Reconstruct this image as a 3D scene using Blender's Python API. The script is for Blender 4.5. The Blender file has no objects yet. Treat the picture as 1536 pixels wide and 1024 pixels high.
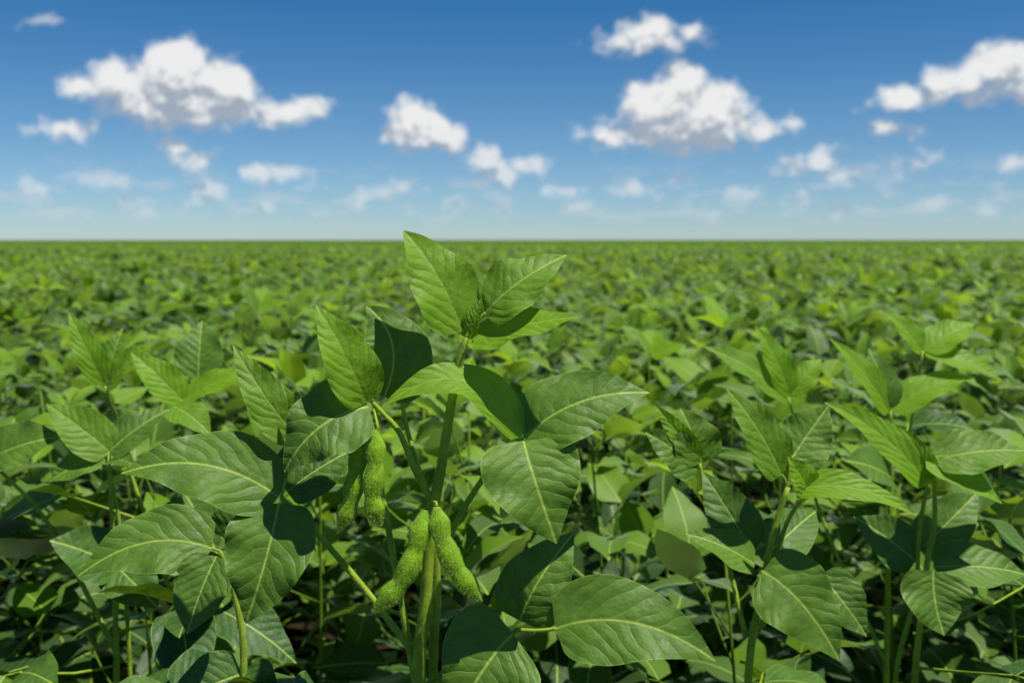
import bpy, math, random
from mathutils import Vector, Matrix
random.seed(11)
scene = bpy.context.scene
EYE = 0.95
R = random.uniform

# ------------------------------------------------------------------ mesh builder
class MB:
    def __init__(s):
        s.v=[]; s.f=[]; s.uv=[]; s.at=[]; s.mi=[]
    def vert(s,p,uv=(0,0),at=(0.5,0,0)):
        s.v.append((p[0],p[1],p[2])); s.uv.append(uv); s.at.append(at); return len(s.v)-1
    def face(s,idx,m=0):
        s.f.append(idx); s.mi.append(m)
    def build(s,name,mats,smooth=True):
        me=bpy.data.meshes.new(name); me.from_pydata(s.v,[],s.f)
        for m in mats: me.materials.append(m)
        uvl=me.uv_layers.new(name="UVMap")
        vi=[0]*len(me.loops); me.loops.foreach_get("vertex_index",vi)
        flat=[]
        for i in vi: flat.extend(s.uv[i])
        uvl.data.foreach_set("uv",flat)
        ca=me.color_attributes.new(name="lf",type='FLOAT_COLOR',domain='POINT')
        fc=[]
        for a in s.at: fc.extend((a[0],a[1],a[2],1.0))
        ca.data.foreach_set("color",fc)
        me.polygons.foreach_set("material_index",s.mi)
        me.polygons.foreach_set("use_smooth",[smooth]*len(s.f))
        me.update()
        return me

def link(name,data,parent=None):
    o=bpy.data.objects.new(name,data); scene.collection.objects.link(o)
    if parent: o.parent=parent
    return o

def wshape(t):
    t=min(max(t,0.0),1.0)
    w=max(math.sin(math.pi*t**0.60),0)
    w=w**(0.50+0.42*t)
    return max(w,0.004)

def leaf(mb,B,T,N,W,C=None,bend=0.08,fold=0.22,tint=0.5,nu=4,nv=8,wave=1.0,mat=0,curl=0.0):
    B=Vector(B);T=Vector(T);N=Vector(N).normalized()
    L=(T-B).length
    if C is None:
        X=(T-B).normalized(); S=X.cross(N).normalized(); N2=S.cross(X)
        C=(B+T)/2+N2*bend*2*L
    C=Vector(C)
    ph=R(0,6.28); ph2=R(0,6.28); rnd=R(0,1); fr=R(1.6,2.6)
    rows=[]
    for i in range(nv+1):
        t=i/nv
        P=B*(1-t)**2+C*2*t*(1-t)+T*t*t
        tg=((C-B)*(1-t)*2+(T-C)*2*t).normalized()
        S=tg.cross(N).normalized(); Nn=S.cross(tg).normalized()
        hw=W/2*wshape(t)
        row=[]
        for j in range(nu+1):
            s=-1+2*j/nu; a=abs(s)
            rip=wave*W*0.055*math.sin(6.28*fr*t+(ph if s>0 else ph2))*a*a*math.sin(math.pi*t)
            off=hw*math.sin(fold)*(a if nu<8 else math.sqrt(a*a+0.02)-0.14)+rip-curl*W*a**3*math.sin(math.pi*t)
            p=P+S*(s*hw*math.cos(fold))+Nn*off
            row.append(mb.vert(p,(0.5+0.5*s*hw/(W/2),t),(tint,a,rnd)))
        rows.append(row)
    for i in range(nv):
        for j in range(nu):
            mb.face((rows[i][j],rows[i][j+1],rows[i+1][j+1],rows[i+1][j]),mat)

def cr(pts,n):
    P=[Vector(p) for p in pts]
    if len(P)<3: 
        return [P[0].lerp(P[-1],i/n) for i in range(n+1)]
    P=[P[0]*2-P[1]]+P+[P[-1]*2-P[-2]]
    out=[];m=len(P)-3
    for i in range(n+1):
        u=i/n*m; k=min(int(u),m-1); t=u-k
        a,b,c,d=P[k],P[k+1],P[k+2],P[k+3]
        out.append(0.5*((2*b)+(c-a)*t+(2*a-5*b+4*c-d)*t*t+(3*b-a-3*c+d)*t**3))
    return out

def tube(mb,pts,radf,sides=6,n=8,mat=1,flat=1.0,tint=0.5,bump=0.0):
    pts=cr(pts,n); prev=None; rows=[]
    tg0=(pts[1]-pts[0]).normalized()
    ref=Vector((0,1,0)) if abs(tg0.y)<0.9 else Vector((1,0,0))
    u=tg0.cross(ref).normalized()
    rnd=R(0,1)
    for i,p in enumerate(pts):
        tg=(pts[min(i+1,n)]-pts[max(i-1,0)]).normalized()
        u=(u-tg*u.dot(tg)).normalized(); w=tg.cross(u)
        t=i/n; r=radf(t)*(1+bump*R(-1,1))
        rows.append([mb.vert(p+u*math.cos(a)*r+w*math.sin(a)*r*flat,(k/sides,t),(tint,0,rnd)) for k,a in ((k,6.28318*k/sides) for k in range(sides))])
    for i in range(n):
        for k in range(sides):
            k2=(k+1)%sides
            mb.face((rows[i][k],rows[i][k2],rows[i+1][k2],rows[i+1][k]),mat)
    mb.face(tuple(rows[-1]),mat); mb.face(tuple(reversed(rows[0])),mat)
    return pts

def hairs(mb,pts,radf,count,length,mat=0,wid=0.00011):
    n=len(pts)-1
    for _ in range(count):
        u=R(0,n-0.001); k=int(u); p=pts[k].lerp(pts[k+1],u-k)
        tg=(pts[k+1]-pts[k]).normalized()
        d=Vector((R(-1,1),R(-1,1),R(-1,1))); d=(d-tg*d.dot(tg)).normalized()
        r=radf(u/n)*0.9
        b=p+d*r; l=length*R(0.5,1.2)
        e=b+(d+tg*R(-0.5,0.4)+Vector((R(-.3,.3),R(-.3,.3),R(-.3,.3)))).normalized()*l
        s=tg.cross(d).normalized()*wid
        if R(0,1)<0.5: s=tg*wid
        a=mb.vert(b-s,(0,0),(1,0,0)); c=mb.vert(b+s,(0,0),(1,0,0)); f=mb.vert(e,(0,1),(1,0,0))
        mb.face((a,c,f),mat)

# ------------------------------------------------------------------ node helpers
class NT:
    def __init__(s,tree): s.t=tree; s.n=tree.nodes; s.l=tree.links
    def put(s,sock,val):
        if val is None: return
        if isinstance(val,bpy.types.NodeSocket): s.l.new(val,sock)
        else: sock.default_value=val
    def m(s,op,a=None,b=None,c=None,clamp=False):
        n=s.n.new('ShaderNodeMath'); n.operation=op; n.use_clamp=clamp
        for i,x in enumerate((a,b,c)): s.put(n.inputs[i],x)
        return n.outputs[0]
    def vm(s,op,a=None,b=None,c=None):
        n=s.n.new('ShaderNodeVectorMath'); n.operation=op
        for i,x in enumerate((a,b,c)): s.put(n.inputs[i],x)
        return n.outputs['Value'] if op in('LENGTH','DOT_PRODUCT','DISTANCE') else n.outputs[0]
    def mr(s,v,a,b,c=0.0,d=1.0,smooth=True):
        n=s.n.new('ShaderNodeMapRange'); n.interpolation_type='SMOOTHSTEP' if smooth else 'LINEAR'
        for i,x in enumerate((v,a,b,c,d)): s.put(n.inputs[i],x)
        return n.outputs[0]
    def mix(s,f,a,b,blend='MIX'):
        n=s.n.new('ShaderNodeMix'); n.data_type='RGBA'; n.blend_type=blend
        s.put(n.inputs[0],f); s.put(n.inputs[6],a); s.put(n.inputs[7],b)
        return n.outputs[2]
    def noise(s,vec,scale,detail=4,rough=0.5,dim='3D'):
        n=s.n.new('ShaderNodeTexNoise'); n.noise_dimensions=dim; s.put(n.inputs['Vector'],vec)
        n.inputs['Scale'].default_value=scale; n.inputs['Detail'].default_value=detail
        n.inputs['Roughness'].default_value=rough
        return n
    def vor(s,vec,scale,smooth):
        n=s.n.new('ShaderNodeTexVoronoi'); n.voronoi_dimensions='2D'; n.feature='SMOOTH_F1'; s.put(n.inputs['Vector'],vec)
        n.inputs['Scale'].default_value=scale; n.inputs['Smoothness'].default_value=smooth
        return n.outputs['Distance']
    def sep(s,v):
        n=s.n.new('ShaderNodeSeparateXYZ'); s.put(n.inputs[0],v); return n.outputs
    def comb(s,x,y,z=0.0):
        n=s.n.new('ShaderNodeCombineXYZ')
        for i,q in enumerate((x,y,z)): s.put(n.inputs[i],q)
        return n.outputs[0]

def newmat(name):
    m=bpy.data.materials.new(name); m.use_nodes=True
    m.node_tree.nodes.clear()
    return m,NT(m.node_tree)

def leaf_material(name,fine):
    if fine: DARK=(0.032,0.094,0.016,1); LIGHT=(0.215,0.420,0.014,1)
    else:    DARK=(0.016,0.054,0.009,1); LIGHT=(0.195,0.380,0.016,1)  # field dark end deepened to put understory shade into the colour
    TD=(0.07,0.22,0.008,1); TL=(0.56,0.82,0.02,1)
    m,N=newmat(name)
    at=N.n.new('ShaderNodeAttribute'); at.attribute_name='lf'
    a=N.sep(at.outputs['Vector']); tint,rim,rnd=a[0],a[1],a[2]
    uvn=N.n.new('ShaderNodeUVMap'); uv=N.sep(uvn.outputs[0])
    x=N.m('MULTIPLY',N.m('ABSOLUTE',N.m('SUBTRACT',uv[0],0.5)),2.0)
    v=uv[1]
    q=N.m('SUBTRACT',v,N.m('MULTIPLY',x,0.22)); q=N.m('SUBTRACT',q,N.m('MULTIPLY',N.m('MULTIPLY',x,x),0.13))
    side=N.m('GREATER_THAN',uv[0],0.5)
    if fine:
        off=N.comb(N.m('MULTIPLY',rnd,37.0),N.m('MULTIPLY',rnd,17.0),0.0)
        uvr=N.vm('ADD',N.comb(uv[0],N.m('MULTIPLY',v,1.7)),off)
        wob=N.noise(uvr,3.0,1,dim='2D')
        q=N.m('ADD',q,N.m('MULTIPLY',N.m('SUBTRACT',wob.outputs[0],0.5),0.12))
    q=N.m('MULTIPLY',q,7.5); q=N.m('ADD',q,N.m('MULTIPLY',side,0.35)); q=N.m('ADD',q,N.m('MULTIPLY',rnd,3.0))
    fr=N.m('FRACT',q); dist=N.m('SUBTRACT',0.5,N.m('ABSOLUTE',N.m('SUBTRACT',fr,0.5)))
    lat=N.mr(dist,0.0,0.06,1.0,0.0)
    lat=N.m('MULTIPLY',lat,N.mr(x,0.1,1.0,1.0,0.25))
    mid=N.mr(x,0.008,0.040,1.0,0.0)
    if fine:
        mot=N.noise(uvr,3.6,2,0.5,dim='2D')
        t=N.m('ADD',tint,N.m('MULTIPLY',N.m('SUBTRACT',mot.outputs[0],0.5),0.34),None,True)
    else:
        pa=N.n.new('ShaderNodeAttribute'); pa.attribute_name='prnd'
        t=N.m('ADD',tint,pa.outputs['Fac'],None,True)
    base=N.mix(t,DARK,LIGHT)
    base=N.mix(N.m('MULTIPLY',lat,0.46),base,(0.23,0.40,0.055,1))
    base=N.mix(N.m('MULTIPLY',mid,0.9),base,(0.42,0.56,0.09,1))
    trc=N.mix(t,TD,TL)
    if fine:
        base=N.mix(N.mr(rim,0.955,1.0,0.0,0.5),base,(0.30,0.44,0.08,1))  # edge highlight painted as a pale margin, the leaf has no thickness
        vor=N.n.new('ShaderNodeTexVoronoi'); vor.voronoi_dimensions='2D'; vor.feature='F1'; N.put(vor.inputs['Vector'],uvr); vor.inputs['Scale'].default_value=26
        base=N.mix(N.mr(vor.outputs['Distance'],.35,.75,0,.24),base,(0.12,0.24,0.04,1))
        sp=N.noise(uvr,20,1,0.5,dim='2D'); base=N.mix(N.mr(sp.outputs[0],0.74,0.80,0.0,0.45),base,(0.16,0.14,0.03,1))
        trc=N.mix(N.m('MULTIPLY',N.m('MAXIMUM',lat,mid),0.5),trc,(0.10,0.24,0.02,1))
        h=N.m('MULTIPLY',N.m('SQRT',N.m('MULTIPLY',dist,2.0)),0.75)
        h=N.m('MULTIPLY',h,N.mr(x,0.0,0.15,0.25,1.0))
        h=N.m('SUBTRACT',h,N.m('MULTIPLY',vor.outputs['Distance'],0.12))
        h=N.m('ADD',h,N.m('MULTIPLY',mot.outputs[0],1.6))
        bp=N.n.new('ShaderNodeBump'); bp.inputs['Strength'].default_value=0.6; bp.inputs['Distance'].default_value=0.0016
        N.put(bp.inputs['Height'],h)
        pr=N.n.new('ShaderNodeBsdfPrincipled')
        N.put(pr.inputs['Base Color'],base); N.put(pr.inputs['Roughness'],N.mr(mot.outputs[0],0.3,0.7,0.50,0.62))
        pr.inputs['Specular IOR Level'].default_value=0.42
        N.put(pr.inputs['Normal'],bp.outputs[0])
        surf=pr.outputs[0]
    else:
        df=N.n.new('ShaderNodeBsdfDiffuse'); N.put(df.inputs[0],base)
        gl=N.n.new('ShaderNodeBsdfGlossy'); gl.inputs['Roughness'].default_value=.50; gl.inputs[0].default_value=(.9,.95,.85,1)
        fz=N.n.new('ShaderNodeFresnel'); fz.inputs[0].default_value=1.38
        mg=N.n.new('ShaderNodeMixShader'); N.put(mg.inputs[0],fz.outputs[0]); N.put(mg.inputs[1],df.outputs[0]); N.put(mg.inputs[2],gl.outputs[0])
        surf=mg.outputs[0]
    tr=N.n.new('ShaderNodeBsdfTranslucent'); N.put(tr.inputs[0],trc)
    mx=N.n.new('ShaderNodeMixShader'); N.put(mx.inputs[0],N.mr(t,0,1,0.05,0.40,False))
    N.put(mx.inputs[1],surf); N.put(mx.inputs[2],tr.outputs[0])
    o=N.n.new('ShaderNodeOutputMaterial'); N.put(o.inputs[0],mx.outputs[0])
    return m

def simple_green(name,c1,c2,rough=0.5,trans=0.15,scale=60.0,bump=0.3,trc=None):
    m,N=newmat(name)
    tc=N.n.new('ShaderNodeTexCoord')
    ns=N.noise(tc.outputs['Object'],scale,3,0.6)
    c=N.mix(N.mr(ns.outputs[0],0.3,0.7),c1,c2)
    pr=N.n.new('ShaderNodeBsdfPrincipled'); N.put(pr.inputs['Base Color'],c); pr.inputs['Roughness'].default_value=rough
    pr.inputs['Specular IOR Level'].default_value=.3
    if bump:
        bp=N.n.new('ShaderNodeBump'); bp.inputs['Strength'].default_value=bump; bp.inputs['Distance'].default_value=0.001
        ns2=N.noise(tc.outputs['Object'],scale*6,2,0.6); N.put(bp.inputs['Height'],ns2.outputs[0])
        N.put(pr.inputs['Normal'],bp.outputs[0])
    tr=N.n.new('ShaderNodeBsdfTranslucent'); tr.inputs[0].default_value=trc or c2
    mx=N.n.new('ShaderNodeMixShader'); mx.inputs[0].default_value=trans
    N.put(mx.inputs[1],pr.outputs[0]); N.put(mx.inputs[2],tr.outputs[0])
    o=N.n.new('ShaderNodeOutputMaterial'); N.put(o.inputs[0],mx.outputs[0])
    return m

def flat_green(name,c):
    m,N=newmat(name)
    tc=N.n.new('ShaderNodeTexCoord'); ns=N.noise(tc.outputs['Object'],3,1)
    cc=N.mix(ns.outputs[0],c,tuple(k*.5 for k in c[:3])+(1,))
    df=N.n.new('ShaderNodeBsdfDiffuse'); N.put(df.inputs[0],cc)
    o=N.n.new('ShaderNodeOutputMaterial'); N.put(o.inputs[0],df.outputs[0]); return m

M_leaf=leaf_material("soybean_leaf",True)
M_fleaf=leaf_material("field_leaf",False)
M_fstem=flat_green("field_stem",(0.20,0.33,0.04,1))
M_stem=simple_green("soybean_stem",(0.24,0.40,0.025,1),(0.42,0.58,0.05,1),0.6,0.15,80)
M_pod=simple_green("soybean_pod",(0.17,0.38,0.010,1),(0.34,0.58,0.018,1),0.6,0.22,120,0.6,trc=(0.55,0.85,0.03,1))
M_hair=simple_green("plant_hair",(0.52,0.64,0.18,1),(0.74,0.78,0.32,1),0.5,0.5,50,0.0)

# ------------------------------------------------------------------ trifoliate leaf (procedural)
UP=Vector((0,0,1))
def hdir(az,el): return Vector((math.cos(az)*math.cos(el),math.sin(az)*math.cos(el),math.sin(el)))
def trifoliate(mb,P0,az,petL,petEl,LL,top,nu=4,nv=7,stemmat=1,leafmat=0,tint=0.4,r0=0.0018,ps=5,pn=4):
    d=hdir(az,petEl); E=P0+d*petL
    mid=P0+d*petL*0.5+UP*petL*R(-0.06,0.03)+Vector((R(-.01,.01),R(-.01,.01),0))
    tube(mb,[P0,mid,E],lambda t:r0*(1-0.35*t),ps,pn,stemmat)
    for k,da in enumerate((0,1.35,-1.35)):
        az2=az+da+R(-.25,.25)
        if top: el=R(-0.45,0.95)
        else: el=R(-0.75,0.35)
        dd=hdir(az2,el); l=LL*(1.0 if k==0 else R(.82,.95))
        b=E+(hdir(az,petEl*0.5)*LL*0.16 if k==0 else dd*0.004)
        if k==0 and pn>2: tube(mb,[E,(E+b)/2,b],lambda t:r0*0.55,3,2,stemmat)
        h=hdir(az2,0)
        n=UP+Vector((R(-.6,.6),R(-.6,.6),0))-h*0.3*math.sin(el)
        if el>0.6: n=-h+UP*0.35+Vector((R(-.4,.4),R(-.4,.4),0))
        tip=b+dd*l
        leaf(mb,b,tip,n,l*R(.54,.68),bend=R(.03,.13),fold=R(.05,.35),tint=min(1,max(0,tint+R(-.28,.28))),nu=nu,nv=nv,mat=leafmat,wave=R(.6,1.6))

def field_plant(seed,name,lod):
    random.seed(seed); mb=MB()
    H=R(.60,.68); lean=Vector((R(-.04,.04),R(-.04,.04),0))
    pts=[Vector((0,0,-0.02)),Vector((R(-.01,.01),R(-.01,.01),H*.4))+lean*.3,Vector((0,0,H))+lean]
    if lod<2: tube(mb,pts,lambda t:0.0045*(1-.6*t),5 if lod==0 else 3,8,1)
    cp=cr(pts,20); az=R(0,6.28); n=16
    q=(dict(nu=4,nv=7,ps=4),dict(nu=2,nv=6,ps=3,pn=2),dict(nu=2,nv=4,ps=3,pn=1),dict(nu=2,nv=3,ps=3,pn=1))[lod]
    for i in range(n):
        f=0.12+0.88*i/(n-1); P=cp[min(20,int(f*20))]
        az+=2.4+R(-.4,.4)
        if f<(0,.35,.58,.70)[lod]: continue
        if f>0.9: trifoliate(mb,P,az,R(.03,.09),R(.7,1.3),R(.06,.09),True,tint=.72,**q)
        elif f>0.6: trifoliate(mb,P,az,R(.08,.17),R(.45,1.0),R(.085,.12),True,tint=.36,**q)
        else: trifoliate(mb,P,az,R(.09,.17),R(.1,.7),R(.10,.135),False,tint=.02,**q)  # mid and lower leaves darkened: understory shade put into leaf colour
    return mb.build(name,[M_fleaf,M_fstem])

src=bpy.data.collections.new("soybean_plant_sources")
NL=(8,7,6,6)
for l in range(4):
    for i in range(NL[l]):
        nm="field_plant_%s%d"%("abcd"[l],i)
        src.objects.link(bpy.data.objects.new(nm,field_plant(100+100*l+i,nm,l)))

# ------------------------------------------------------------------ field scatter
random.seed(23)
named=[(-.06,.75),(.235,.95),(.43,1.05),(-.44,1.1),(-.32,1.2),(-.2,.88),(.5,1.4)]
P=[];ROT=[];SC=[];ID=[];PR=[]
def scatter(y0,y1,sp,marg,lod=0):
    y=y0; o=sum(NL[:lod])
    while y<y1:
        hw=0.53*y+marg; x=-hw
        while x<hw:
            px=x+R(-.42,.42)*sp; py=y+R(-.42,.42)*sp
            ok=True
            if py<1.22 and abs(px)<0.95: ok=False
            if py<2.2 and any((px-a)**2+(py-b)**2<0.16**2 for a,b in named): ok=False
            if ok:
                P.append((px,py,0)); ROT.append((R(-.1,.1),R(-.1,.1),R(0,6.283)))
                SC.append(R(.84,1.0) if py<2.0 else R(.86,1.07) if py<3.5 else R(.84,1.14)); ID.append(o+random.randrange(NL[lod])); PR.append(R(-.2,.18))
            x+=sp
        y+=sp
scatter(.2,2.7,.215,.6,0); scatter(2.7,6,.235,.6,1); scatter(6,14,.27,.7,2); scatter(14,40,.36,.7,3)
me=bpy.data.meshes.new("soybean_field"); me.from_pydata(P,[],[])
a=me.attributes.new("rot",'FLOAT_VECTOR','POINT'); a.data.foreach_set("vector",[c for r in ROT for c in r])
a=me.attributes.new("scl",'FLOAT','POINT'); a.data.foreach_set("value",SC)
a=me.attributes.new("prnd",'FLOAT','POINT'); a.data.foreach_set("value",PR)
a=me.attributes.new("idx",'INT','POINT'); a.data.foreach_set("value",ID)
field=link("soybean_field",me)
ng=bpy.data.node_groups.new("field_scatter",'GeometryNodeTree')
ng.interface.new_socket('Geometry',in_out='INPUT',socket_type='NodeSocketGeometry')
ng.interface.new_socket('Geometry',in_out='OUTPUT',socket_type='NodeSocketGeometry')
gi=ng.nodes.new('NodeGroupInput'); go=ng.nodes.new('NodeGroupOutput')
ci=ng.nodes.new('GeometryNodeCollectionInfo'); ci.inputs['Collection'].default_value=src
ci.inputs['Separate Children'].default_value=True; ci.inputs['Reset Children'].default_value=True
ip=ng.nodes.new('GeometryNodeInstanceOnPoints'); ip.inputs['Pick Instance'].default_value=True
rl=ng.nodes.new('GeometryNodeRealizeInstances')
def na(name,ty):
    n=ng.nodes.new('GeometryNodeInputNamedAttribute'); n.data_type=ty; n.inputs['Name'].default_value=name
    return [o for o in n.outputs if o.enabled and o.name=='Attribute'][0]
L=ng.links
L.new(gi.outputs[0],ip.inputs['Points']); L.new(ci.outputs[0],ip.inputs['Instance'])
L.new(na('idx','INT'),ip.inputs['Instance Index']); L.new(na('rot','FLOAT_VECTOR'),ip.inputs['Rotation'])
L.new(na('scl','FLOAT'),ip.inputs['Scale']); L.new(ip.outputs[0],rl.inputs[0]); L.new(rl.outputs[0],go.inputs[0])
md=field.modifiers.new("scatter",'NODES'); md.node_group=ng

# ------------------------------------------------------------------ detailed plants
def make_plant(name,unit,y0,leaves,tubes,pods=(),extra=(),seed=1,nu=10,nv=24,hair=True):
    random.seed(seed)
    def G(p):
        return Vector(((p[0]-768)*unit,y0+(p[2] if len(p)>2 else 0),EYE-(p[1]-360)*unit))
    root=bpy.data.objects.new(name,None); scene.collection.objects.link(root)
    lm=MB()
    for d in leaves:
        b,t,n,w=d[0],d[1],d[2],d[3]; o=d[4] if len(d)>4 else {}
        o=dict(o); c=o.pop('c',None)
        if c: # point the midrib passes through at its middle
            mp=G(c); c=mp*2-(G(b)+G(t))/2
        leaf(lm,G(b),G(t),n,w*unit,C=c,nu=nu,nv=nv,**o)
    sm=MB(); hm=MB()
    for pts,r0,r1 in tubes:
        f=(lambda a,b:(lambda t:a+(b-a)*t))(r0,r1)
        pp=tube(sm,[G(p) for p in pts],f,10,24,0,bump=.03)
        if hair:
            ln=sum((pp[i+1]-pp[i]).length for i in range(len(pp)-1))
            hairs(hm,pp,f,int(ln*3600),0.0023)
    for (px,py,dy,az,pl,pe,ll,tt) in extra:
        trifoliate(lm,G((px,py,dy)),az,pl,pe,ll,False,nu=8,nv=14,stemmat=1,leafmat=0,tint=tt)
    link("leaves",lm.build(name+"_leaves",[M_leaf,M_stem]),root)
    link("stems",sm.build(name+"_stems",[M_stem]),root)
    if pods:
        pm=MB()
        for pts,Rr in pods:
            def rf(t,Rr=Rr):
                e=.30+.70*min(1,t/.16)**.8
                if t>.80: e=max(0.03,(1-(t-.80)/.20))**.6
                return Rr*e*(.73+.27*abs(math.sin(math.pi*(t*3.0+.02)))**1.1)
            pp=tube(pm,[G(p) for p in pts],rf,18,60,0,flat=.66)
            hairs(hm,pp,lambda t:rf(t)*.9,2600,0.0026)
        link("pods",pm.build(name+"_pods",[M_pod]),root)
    if hair and hm.v: link("hairs",hm.build(name+"_hairs",[M_hair],False),root)
    return root

F=lambda **k:k
hero_leaves=[
 ((693,497,0),(602,345,.01),(.2,-.85,.55),108,F(bend=-.02,fold=.2,tint=.95,c=(656,415,0))),
 ((727,470,0),(853,383,.02),(-.05,-.75,.65),98,F(fold=.15,tint=.6,c=(780,422,.0))),
 ((708,510,0),(868,472,-.02),(.05,-.5,.85),88,F(fold=.1,tint=.9,c=(785,486,-.01))),
 ((700,507,0),(722,448,0),(-.3,-.9,.2),30,F(tint=.8)),
 ((704,507,-.003),(716,465,-.01),(.8,-.6,0.1),18,F(tint=.9)),
 ((553,600,-.012),(478,455,-.012),(.25,-.85,.5),84,F(fold=.22,tint=1.2,c=(524,528,-.02))),
 ((572,600,.015),(540,463,.03),(.2,-.9,.3),120,F(fold=.06,tint=.28,c=(584,522,.02))),
 ((556,606,-.012),(440,694,-.03),(-.1,-.8,.5),122,F(fold=.06,tint=.28,c=(490,630,-.03))),
 ((434,660,.02),(338,522,.02),(.1,-.8,.6),74,F(fold=.15,tint=.6,c=(394,600,.01))),
 ((425,743,.012),(530,682,.03),(.1,-.7,.6),84,F(fold=.1,tint=.15)),
 ((428,740,.02),(432,660,.03),(.1,-.9,.3),60,F(fold=.1,tint=.1)),
 ((418,745,0),(193,703,-.015),(0.05,-.78,.62),120,F(fold=.08,tint=.32,c=(312,692,-.01))),
 ((422,750,-.008),(387,908,-.035),(.0,-.93,.42),132,F(fold=.1,tint=.32,c=(412,825,-.03))),
 ((787,655,0),(977,592,.01),(-.05,-.8,.58),116,F(fold=.1,tint=.34,c=(872,602,0))),
 ((785,657,-.01),(832,794,-.035),(.1,-.92,.42),148,F(fold=.1,tint=.40,c=(803,712,-.03))),
 ((782,654,-.002),(575,606,-.02),(.15,-.62,.75),76,F(fold=.08,tint=.95,c=(692,566,-.012))),
 ((780,938,.01),(866,815,.03),(-.05,-.87,.45),112,F(fold=.1,tint=.30,c=(812,872,.01))),
 ((832,936,-.008),(1062,966,-.03),(.0,-.82,.55),128,F(fold=.1,tint=.34,c=(945,918,-.02))),
 ((770,944,-.008),(676,1066,-.03),(-.05,-.9,.45),158,F(fold=.08,tint=.34,c=(728,984,-.02))),
]
hero_tubes=[
 ([(655,2262),(640,1500),(628,1024),(636,930),(648,780),(662,700),(676,610),(690,540),(699,506)],.0062,.0024),
 ([(662,2262,.02),(655,1500,.01),(648,1024,.01),(655,900,.006),(650,790,.0),(646,740,0)],.0040,.0026),
 ([(622,1024,.005),(600,910,.01),(577,800,.02),(560,700,.02),(560,612,.01)],.0030,.0018),
 ([(646,748,0),(622,700,-.004),(600,650,0),(575,620,0),(559,604,0)],.0026,.0017),
 ([(644,752,.004),(625,705,.01),(608,650,.014),(597,600,.02)],.0024,.0015),
 ([(655,850,.01),(695,768,.012),(742,698,.006),(788,656,0)],.0026,.0018),
 ([(618,976,0),(548,880,-.004),(482,803,-.004),(422,746,0)],.0028,.0018),
 ([(422,746,0),(428,700,.012),(432,660,.02)],.0012,.001),
 ([(632,1040,0),(700,1000,.01),(776,944,0)],.0028,.0018),
 ([(774,944,0),(806,942,-.004),(834,936,-.008)],.0015,.0013),
 ([(699,506,0),(712,486,0),(728,469,0)],.0016,.0012),
 ([(559,604,0),(556,594,-.005)],.0012,.0008),
 ([(560,612,0),(568,630,-.01),(570,642,-.012)],.0010,.001),
 ([(648,750,-.003),(655,748,-.01),(657,752,-.012)],.0012,.001),
]
hero_pods=[
 ([(568,636,-.022),(571,685,-.028),(568,730,-.032),(578,772,-.032)],.0077),
 ([(550,646,-.018),(540,700,-.022),(534,740,-.024),(516,784,-.026)],.0074),
 ([(640,756,-.016),(628,810,-.024),(606,856,-.028),(568,896,-.030)],.0083),
 ([(657,750,-.018),(668,795,-.024),(690,838,-.028),(724,880,-.030)],.0083),
]
make_plant("soybean_plant",.0005,.75,hero_leaves,hero_tubes,hero_pods,
  extra=[(636,1180,.0,2.6,.12,.3,.10,.2),(640,1300,.0,.6,.12,.3,.10,.2),(642,1450,.0,4.0,.10,.1,.10,.2),(645,1600,0,1.8,.1,.2,.1,.2)],seed=3,nu=16,nv=40)

make_plant("soybean_plant",.00064,.96,[
 ((1172,712,0),(1090,583,0),(.15,-.85,.5),76,F(tint=.6)),
 ((1186,690,0),(1254,612,.02),(-.05,-.85,.45),88,F(tint=.4,c=(1216,655,.01))),
 ((1182,728,-.02),(1350,757,-.04),(.05,-.65,.75),52,F(tint=.95,c=(1262,718,-.035))),
 ((1205,735,-.02),(1168,674,-.03),(.3,-.9,.2),50,F(tint=1.05)),
 ((1136,846,-.02),(1234,958,-.05),(-.05,-.9,.42),116,F(tint=.38,fold=.1,c=(1186,884,-.04))),
 ((1132,846,0),(1028,800,0),(0,-.6,.75),66,F(tint=.45)),
 ((1135,835,.02),(1068,725,.05),(-.1,-.9,.35),80,F(tint=.2)),
 ((1068,712,.05),(1036,628,.06),(.1,-.85,.45),84,F(tint=.4)),
 ((1062,720,.05),(976,660,.04),(-.1,-.85,.5),74,F(tint=.3)),
 ((1062,706,.05),(992,618,.05),(-.3,-.8,.5),38,F(tint=.95)),
 ((1150,850,.02),(1262,800,.08),(.1,-.6,.6),82,F(tint=.2)),
 ((1240,872,.02),(1300,954,.0),(.1,-.9,.35),76,F(tint=.25)),
 ],[
 ([(1110,1840),(1112,1400),(1122,1024),(1140,900),(1160,800),(1182,730)],.005,.0024),
 ([(1125,1500,.02),(1130,1024,.02),(1158,900,.015),(1178,790,.0),(1200,735,-.015)],.0032,.0018),
 ([(1122,960,.01),(1100,850,.03),(1075,770,.045),(1064,712,.05)],.0026,.0016),
 ([(1182,730,0),(1176,716,0),(1172,712,0)],.0014,.001),([(1182,730,0),(1184,700,0),(1186,690,0)],.0014,.001),
 ([(1128,960,0),(1132,900,-.01),(1136,846,-.02)],.002,.0014),
 ([(1135,960,.01),(1190,905,.02),(1240,872,.02)],.002,.0014),
 ([(1150,820,.01),(1140,835,.02)],.0014,.001),
 ],extra=[(1120,1100,0,5.2,.12,.3,.1,.2),(1118,1200,0,3.5,.12,.3,.1,.2),(1118,1150,0,1.2,.12,.3,.1,.2)],seed=5)

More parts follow.
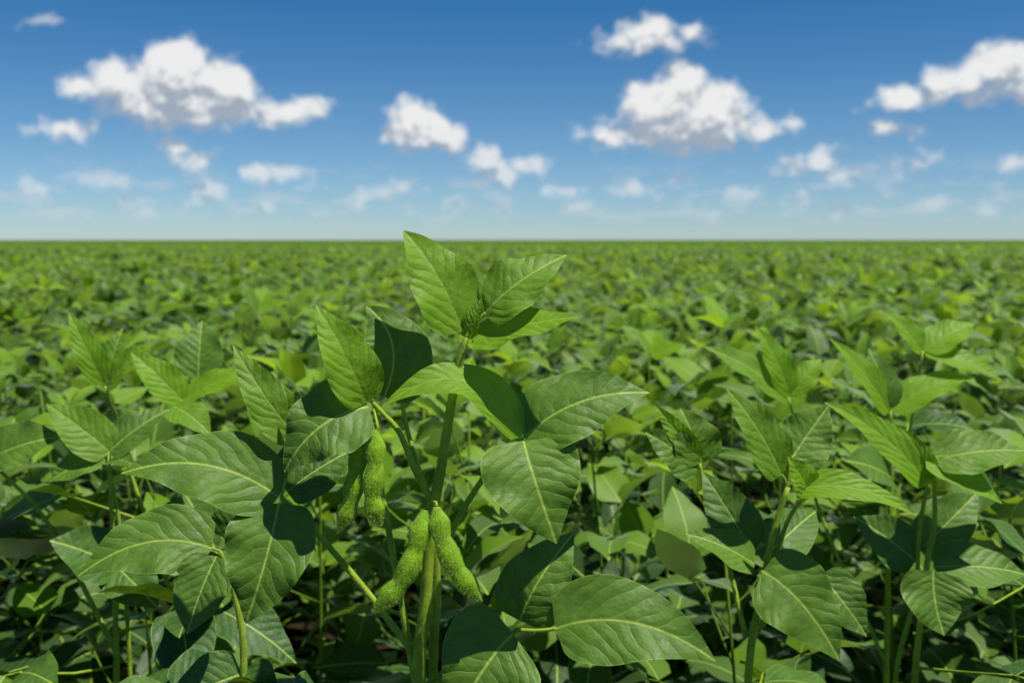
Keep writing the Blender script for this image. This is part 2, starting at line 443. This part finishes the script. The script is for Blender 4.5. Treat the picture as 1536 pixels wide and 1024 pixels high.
make_plant("soybean_plant",.0007,1.05,[
 ((1392,728,0),(1236,603,0),(-.1,-.8,.6),58,F(tint=.95,c=(1325,655,0))),
 ((1400,690,0),(1540,676,.0),(0,-.65,.7),80,F(tint=.5)),
 ((1388,690,0),(1490,748,-.02),(.2,-.75,.55),50,F(tint=1.)),
 ((1395,720,.0),(1352,640,.02),(-.3,-.9,.2),50,F(tint=.9)),
 ((1388,846,-.02),(1392,930,-.04),(.0,-.93,.4),104,F(tint=.34,c=(1385,888,-.03))),
 ((1400,850,0),(1540,862,0),(0,-.6,.7),80,F(tint=.35)),
 ((1400,835,.03),(1500,755,.05),(0,-.8,.5),80,F(tint=.3)),
 ((1385,850,.02),(1300,790,.04),(-.1,-.8,.5),80,F(tint=.2)),
 ],[
 ([(1365,1700),(1370,1200),(1372,1024),(1390,850),(1402,780),(1400,700)],.0045,.002),
 ([(1352,1200,.02),(1355,1024,.02),(1378,900,.01),(1385,800,.01),(1390,730,0)],.003,.0018),
 ],extra=[(1370,1000,0,5.2,.12,.3,.1,.2),(1370,1100,0,3.5,.12,.3,.1,.2),(1370,950,0,.2,.14,.3,.1,.2)],seed=6)

make_plant("soybean_plant",.00093,1.4,[
 ((1335,620,0),(1246,508,0),(0,-.7,.7),48,F(tint=1.)),
 ((1340,618,0),(1466,566,.0),(0,-.6,.8),54,F(tint=1.05,c=(1400,580,0))),
 ((1335,610,.0),(1312,525,.02),(.2,-.9,.2),54,F(tint=.35)),
 ((1398,530,.03),(1340,470,.03),(0,-.7,.7),46,F(tint=.9)),
 ((1402,530,.03),(1490,490,.05),(0,-.6,.8),56,F(tint=1.)),
 ((1402,532,.03),(1506,572,.0),(0,-.6,.8),46,F(tint=.8)),
 ((1195,600,.03),(1142,492,.03),(.1,-.8,.6),54,F(tint=.95)),
 ((1195,600,.03),(1250,545,.05),(0,-.6,.8),50,F(tint=.85)),
 ((1190,602,.03),(1055,520,.0),(0,-.7,.7),60,F(tint=.6)),
 ((1340,720,0),(1250,680,-.05),(0,-.7,.7),80,F(tint=.3)),
 ],[
 ([(1330,1370),(1332,1000),(1336,800),(1340,700),(1338,618)],.005,.002),
 ([(1336,800,0),(1370,680,.02),(1400,530,.03)],.003,.0017),
 ([(1332,1000,0),(1240,780,.02),(1193,602,.03)],.003,.0017),
 ],extra=[(1336,800,0,5.2,.14,.4,.1,.25),(1336,760,0,3.1,.14,.4,.1,.25),(1336,720,0,1,.14,.4,.1,.25)],seed=16)

make_plant("soybean_plant",.00073,1.1,[
 ((163,680,0),(66,607,0),(0,-.75,.65),70,F(tint=.6)),
 ((153,680,0),(83,718,-.02),(-.1,-.75,.5),54,F(tint=.45)),
 ((160,680,0),(238,622,.03),(.1,-.6,.7),66,F(tint=.25)),
 ((165,690,0),(215,690,-.03),(.1,-.6,.7),36,F(tint=.3)),
 ((-20,690,0),(92,655,-.0),(0,-.7,.6),86,F(tint=.35)),
 ((170,850,0),(90,800,-.03),(0,-.7,.7),90,F(tint=.15)),
 ((170,850,0),(250,900,-.03),(0,-.7,.7),80,F(tint=.15)),
 ],[
 ([(160,1670),(165,1200),(172,1024),(168,850),(160,680)],.0045,.002),
 ([(180,1200,.02),(182,1024,.02),(172,800,.01),(155,682,0)],.003,.0016),
 ([(165,1000,.02),(60,800,.02),(-20,690,0)],.003,.0016),
 ],extra=[(170,900,0,2.5,.12,.3,.1,.2),(170,1000,0,4.2,.12,.3,.1,.2),(170,950,0,6.,.12,.3,.1,.2)],seed=7)

make_plant("soybean_plant",.0008,1.2,[
 ((273,600,0),(196,528,0),(0,-.75,.65),54,F(tint=1.)),
 ((290,570,.02),(284,486,.05),(.1,-.9,.35),76,F(tint=.35)),
 ((275,600,0),(395,556,0),(0,-.55,.75),52,F(tint=1.)),
 ((270,605,-.02),(335,640,-.05),(0,-.5,.8),56,F(tint=.6)),
 ((278,740,0),(345,810,-.05),(0,-.7,.7),90,F(tint=.2)),
 ((130,585,.05),(75,472,.05),(.1,-.8,.6),44,F(tint=1.)),
 ((134,585,.05),(150,500,.07),(.1,-.9,.4),54,F(tint=.5)),
 ((134,590,.05),(210,520,.05),(0,-.7,.7),50,F(tint=.8)),
 ],[
 ([(285,1530),(280,1200),(278,1024),(276,800),(273,600)],.0045,.002),
 ([(273,604,0),(280,588,.01),(290,570,.02)],.0015,.001),
 ([(278,950,0),(190,760,.04),(132,588,.05)],.003,.0016),
 ],extra=[(278,800,0,3.1,.14,.3,.1,.2),(278,900,0,5,.14,.3,.1,.2),(278,850,0,1,.14,.3,.1,.2)],seed=8)

make_plant("soybean_plant",.00056,.84,[
 ((318,822,0),(132,852,-.02),(0,-.8,.57),106,F(tint=.32,fold=.1,c=(225,808,-.01))),
 ((330,828,-.01),(298,930,-.03),(-.1,-.93,.3),90,F(tint=.25)),
 ((334,822,.02),(372,742,.03),(.1,-.9,.3),80,F(tint=.15)),
 ((362,1010,.0),(420,1060,-.02),(.1,-.9,.3),90,F(tint=.1)),
 ((362,1010,.0),(262,1040,-.02),(.1,-.8,.5),90,F(tint=.1)),
 ],[
 ([(368,2050),(368,1500),(366,1024),(360,930),(345,865),(330,826)],.004,.0018),
 ([(330,826,0),(318,822,0)],.0013,.001),
 ],extra=[(367,1150,0,2.5,.1,.3,.1,.2),(367,1250,0,5,.1,.3,.1,.2)],seed=9)

# ------------------------------------------------------------------ ground + distant canopy
def soil():
    m,N=newmat("soil")
    tc=N.n.new('ShaderNodeTexCoord')
    ns=N.noise(tc.outputs['Object'],6,5,0.65)
    c=N.mix(ns.outputs[0],(0.018,0.014,0.008,1),(0.05,0.038,0.02,1))
    pr=N.n.new('ShaderNodeBsdfDiffuse'); N.put(pr.inputs[0],c)
    o=N.n.new('ShaderNodeOutputMaterial'); N.put(o.inputs[0],pr.outputs[0]); return m
me=bpy.data.meshes.new("ground"); S=9000
me.from_pydata([(-S,-S,0),(S,-S,0),(S,S,0),(-S,S,0)],[],[(0,1,2,3)]); me.materials.append(soil()); link("ground",me)

def canopy():
    m,N=newmat("distant_canopy")
    tc=N.n.new('ShaderNodeTexCoord')
    p=tc.outputs['Object']
    ns=N.noise(p,7,4,0.7); ns2=N.noise(p,.15,2,.5)
    c=N.mix(N.mr(ns.outputs[0],.35,.65),(0.025,0.07,0.012,1),(0.14,0.245,0.03,1))
    c=N.mix(N.m('MULTIPLY',ns2.outputs[0],.5),c,(0.085,0.155,0.025,1))
    pr=N.n.new('ShaderNodeBsdfDiffuse'); N.put(pr.inputs[0],c)
    o=N.n.new('ShaderNodeOutputMaterial'); N.put(o.inputs[0],pr.outputs[0]); return m
random.seed(2)
mb=MB()
ys=[29+i*.9 for i in range(74)]
while ys[-1]<8500: ys.append(ys[-1]*1.12)
xs_n=160; rows=[]
for i,y in enumerate(ys):
    row=[]
    for j in range(xs_n+1):
        f=-1+2*j/xs_n; x=f*(y*.9+20)
        z=0.60+R(-.07,.05) if y<42 else 0.71+(R(-.06,.05) if y<130 else R(-.03,.02))
        row.append(mb.vert((x,y,z-(0.35 if i==0 else 0))))
    rows.append(row)
for i in range(len(ys)-1):
    for j in range(xs_n): mb.face((rows[i][j],rows[i][j+1],rows[i+1][j+1],rows[i+1][j]),0)
link("distant_soybean_canopy",mb.build("distant_soybean_canopy",[canopy()]))

# ------------------------------------------------------------------ sun + world
sd=Vector((.30,-.20,.86)).normalized()
elev=math.asin(sd.z); rot=math.atan2(sd.x,sd.y)
sl=bpy.data.lights.new("sun",'SUN'); sl.energy=5.0; sl.angle=math.radians(.53); sl.color=(1,.95,.84)
so=link("sun",sl); so.rotation_euler=(-sd).to_track_quat('-Z','Y').to_euler()

w=bpy.data.worlds.new("World"); scene.world=w; w.use_nodes=True
wt=w.node_tree; wt.nodes.clear(); N=NT(wt)
# cloud positions: metres right / up of the view axis for clouds 15 km off, in units of 10 m
clouds=[ # x, height, half width, half height
(-503,262,56,50),(-590,232,72,36),(-440,232,66,46),(-498,206,140,44),(-335,196,56,22),(-640,232,34,20),(-410,190,95,26),(-480,186,85,24),(-315,202,26,18),(-505,235,80,50),
(-148,178,46,36),(-112,155,48,28),(-158,156,44,28),(-82,158,20,16),(-135,160,50,30),
(256,228,42,42),(217,198,62,46),(292,190,70,50),(252,162,140,34),(160,156,50,20),(360,160,44,16),(425,176,24,13),(240,200,80,50),
(202,312,46,28),(160,295,44,16),(270,308,26,17),(220,298,60,17),
(732,262,60,40),(672,232,70,34),(592,210,60,24),(800,245,76,50),(567,168,42,18),
(-676,167,42,19),(-506,136,30,24),(-483,122,46,18),(-610,88,42,15),(-378,102,28,17),(-338,99,36,16),
(-38,116,42,24),(-24,93,42,20),(28,110,40,18),(422,116,34,20),(462,121,36,20),(494,98,46,17),
(602,112,40,16),(247,92,28,15),(192,73,32,13),(77,73,30,13),(-458,76,42,18),(-718,73,30,15),(-188,73,36,12),(357,70,26,13),(765,118,28,18),(-470,58,30,12),(-590,58,26,12),(440,62,30,11),(560,66,30,11),(-90,58,26,12),(-225,62,22,12),(-718,330,16,8),
(-660,45,26,9),(-540,38,24,8),(-380,48,26,9),(-290,38,22,8),(-20,48,24,9),(110,42,26,9),(260,50,24,9),(330,38,22,8),(500,44,28,9),(640,56,30,10),(700,44,26,9)]
def cloud_group():
    g=bpy.data.node_groups.new("cloud_density",'ShaderNodeTree')
    g.interface.new_socket('P',in_out='INPUT',socket_type='NodeSocketVector')
    g.interface.new_socket('D',in_out='OUTPUT',socket_type='NodeSocketFloat')
    G=NT(g); gi=g.nodes.new('NodeGroupInput'); go=g.nodes.new('NodeGroupOutput'); p=gi.outputs[0]
    wn=G.noise(p,1.8,3,.5,dim='2D')
    pw=G.vm('ADD',p,G.vm('MULTIPLY',G.vm('SUBTRACT',wn.outputs['Color'],(.5,.5,.5)),(.24,.16,0)))
    acc=-1.0
    for (cx,cz,rx,rz) in clouds:
        X=cx/1500; q=1+X*X
        ax=math.atan(X)*15; az=cz/100/math.sqrt(q); ax_r=rx/100/q; az_r=rz/100/math.sqrt(q)
        v=G.vm('MULTIPLY_ADD',pw,(1/ax_r,1/az_r,0),(-ax/ax_r,-az/az_r,0))
        rr=min(ax_r,az_r)
        d=G.m('MULTIPLY_ADD',G.vm('LENGTH',v),-rr,rr)
        n=g.nodes.new('ShaderNodeMath'); n.operation='SMOOTH_MAX'; G.put(n.inputs[0],acc); G.put(n.inputs[1],d); n.inputs[2].default_value=.06; acc=n.outputs[0]
    fb=G.noise(p,2.6,6,.54,dim='2D')
    D=G.m('ADD',acc,G.m('MULTIPLY',G.m('SUBTRACT',fb.outputs[0],.5),.36))
    D=G.m('ADD',D,G.m('MULTIPLY',G.m('SUBTRACT',.40,G.vor(pw,3.4,.6)),.13))
    G.put(go.inputs[0],D)
    return g
tc=N.n.new('ShaderNodeTexCoord'); d=N.sep(tc.outputs['Generated'])
r=N.m('SQRT',N.m('ADD',N.m('MULTIPLY',d[0],d[0]),N.m('MULTIPLY',d[1],d[1])))
el=N.m('MULTIPLY',N.m('DIVIDE',d[2],N.m('MAXIMUM',r,.02)),15.0)
az=N.m('MULTIPLY',N.m('ARCTAN2',d[0],d[1]),15.0)
pp=N.comb(az,el,0.0); pp2=N.vm('ADD',pp,(.03,.36,0))
pfa=N.noise(N.vm('ADD',pp,(.03,.10,0)),3.0,3,.5,dim='2D'); pfb=N.noise(pp,3.0,3,.5,dim='2D')
puff=N.m('SUBTRACT',pfb.outputs[0],pfa.outputs[0])
sk=wt.nodes.new('ShaderNodeTexSky'); sk.sky_type='NISHITA'; sk.sun_disc=False; sk.sun_elevation=elev; sk.sun_rotation=rot
sk.altitude=1200; sk.air_density=1.0; sk.dust_density=.2; sk.ozone_density=3.0
# sky colour balance, deeper blue away from the horizon; unseen zenith dimmed to cut fill
f1=N.mr(el,0.0,1.6,smooth=False); f2=N.mr(el,1.6,4.0,smooth=False); f3=N.mr(el,4.0,15.0,smooth=False)
k=N.mix(f1,(.62,.79,1.0,1),(.45,.69,.88,1)); k=N.mix(f2,k,(.17,.58,.84,1)); k=N.mix(f3,k,(.22,.37,.47,1))
skyc=N.mix(1.0,sk.outputs[0],k,'MULTIPLY')
wis=N.noise(N.comb(N.m('MULTIPLY',az,.9),N.m('MULTIPLY',el,2.6)),1.6,5,.6,dim='2D')
wa=N.m('MULTIPLY',N.mr(wis.outputs[0],.49,.66,0,.36),N.m('MULTIPLY',N.mr(el,.1,.45),N.mr(el,.6,1.3,1,0)))
bg2=wt.nodes.new('ShaderNodeBackground'); N.put(bg2.inputs[0],skyc); bg2.inputs[1].default_value=.1
g=cloud_group()
def dens(v):
    n=wt.nodes.new('ShaderNodeGroup'); n.node_tree=g; N.put(n.inputs[0],v); return n.outputs[0]
D0=dens(pp); D1=dens(pp2)
alpha=N.mr(D0,-.06,.16)
shade=N.mr(N.m('ADD',N.m('SUBTRACT',D0,D1),N.m('MULTIPLY',puff,.9)),-.16,.25)
cc=N.mix(shade,(3.5,4.1,4.9,1),(8.6,8.6,8.5,1))  # cloud self-shadow painted in: grey undersides, sunlit tops
cc=N.mix(N.mr(el,0.3,1.8,.45,0.0),cc,skyc)  # low clouds tinted towards the sky, haze put into their colour
alpha=N.m('MULTIPLY',alpha,N.mr(el,.15,1.2,.60,.97))
col=N.mix(alpha,skyc,cc)
col=N.mix(wa,col,(6.0,6.5,7.0,1))
bg=wt.nodes.new('ShaderNodeBackground'); N.put(bg.inputs[0],col); bg.inputs[1].default_value=.1
# the cloud bank occupies only the northern part of the sky
reg=N.m('MULTIPLY',N.m('LESS_THAN',N.m('ABSOLUTE',az),10.5),N.m('MULTIPLY',N.m('GREATER_THAN',el,0.0),N.m('LESS_THAN',el,4.2)))
mxs=wt.nodes.new('ShaderNodeMixShader'); N.put(mxs.inputs[0],reg); N.put(mxs.inputs[1],bg2.outputs[0]); N.put(mxs.inputs[2],bg.outputs[0])
o=wt.nodes.new('ShaderNodeOutputWorld'); N.put(o.inputs[0],mxs.outputs[0])
try:
    w.cycles.sampling_method='MANUAL'; w.cycles.sample_map_resolution=256
except Exception as e: print(e)

# ------------------------------------------------------------------ camera
cd=bpy.data.cameras.new("camera"); cam=link("camera",cd)
cam.location=(0,0,EYE); cam.rotation_euler=(math.radians(90),0,0)
cd.sensor_width=36; cd.lens=36*1500/1536; cd.shift_y=-152/1536
cd.clip_start=.02; cd.clip_end=20000
cd.dof.use_dof=True; cd.dof.focus_distance=.745; cd.dof.aperture_fstop=8.0
scene.camera=cam
scene.view_settings.view_transform='Standard'; scene.view_settings.look='None'; scene.view_settings.exposure=0
print("points",len(P))
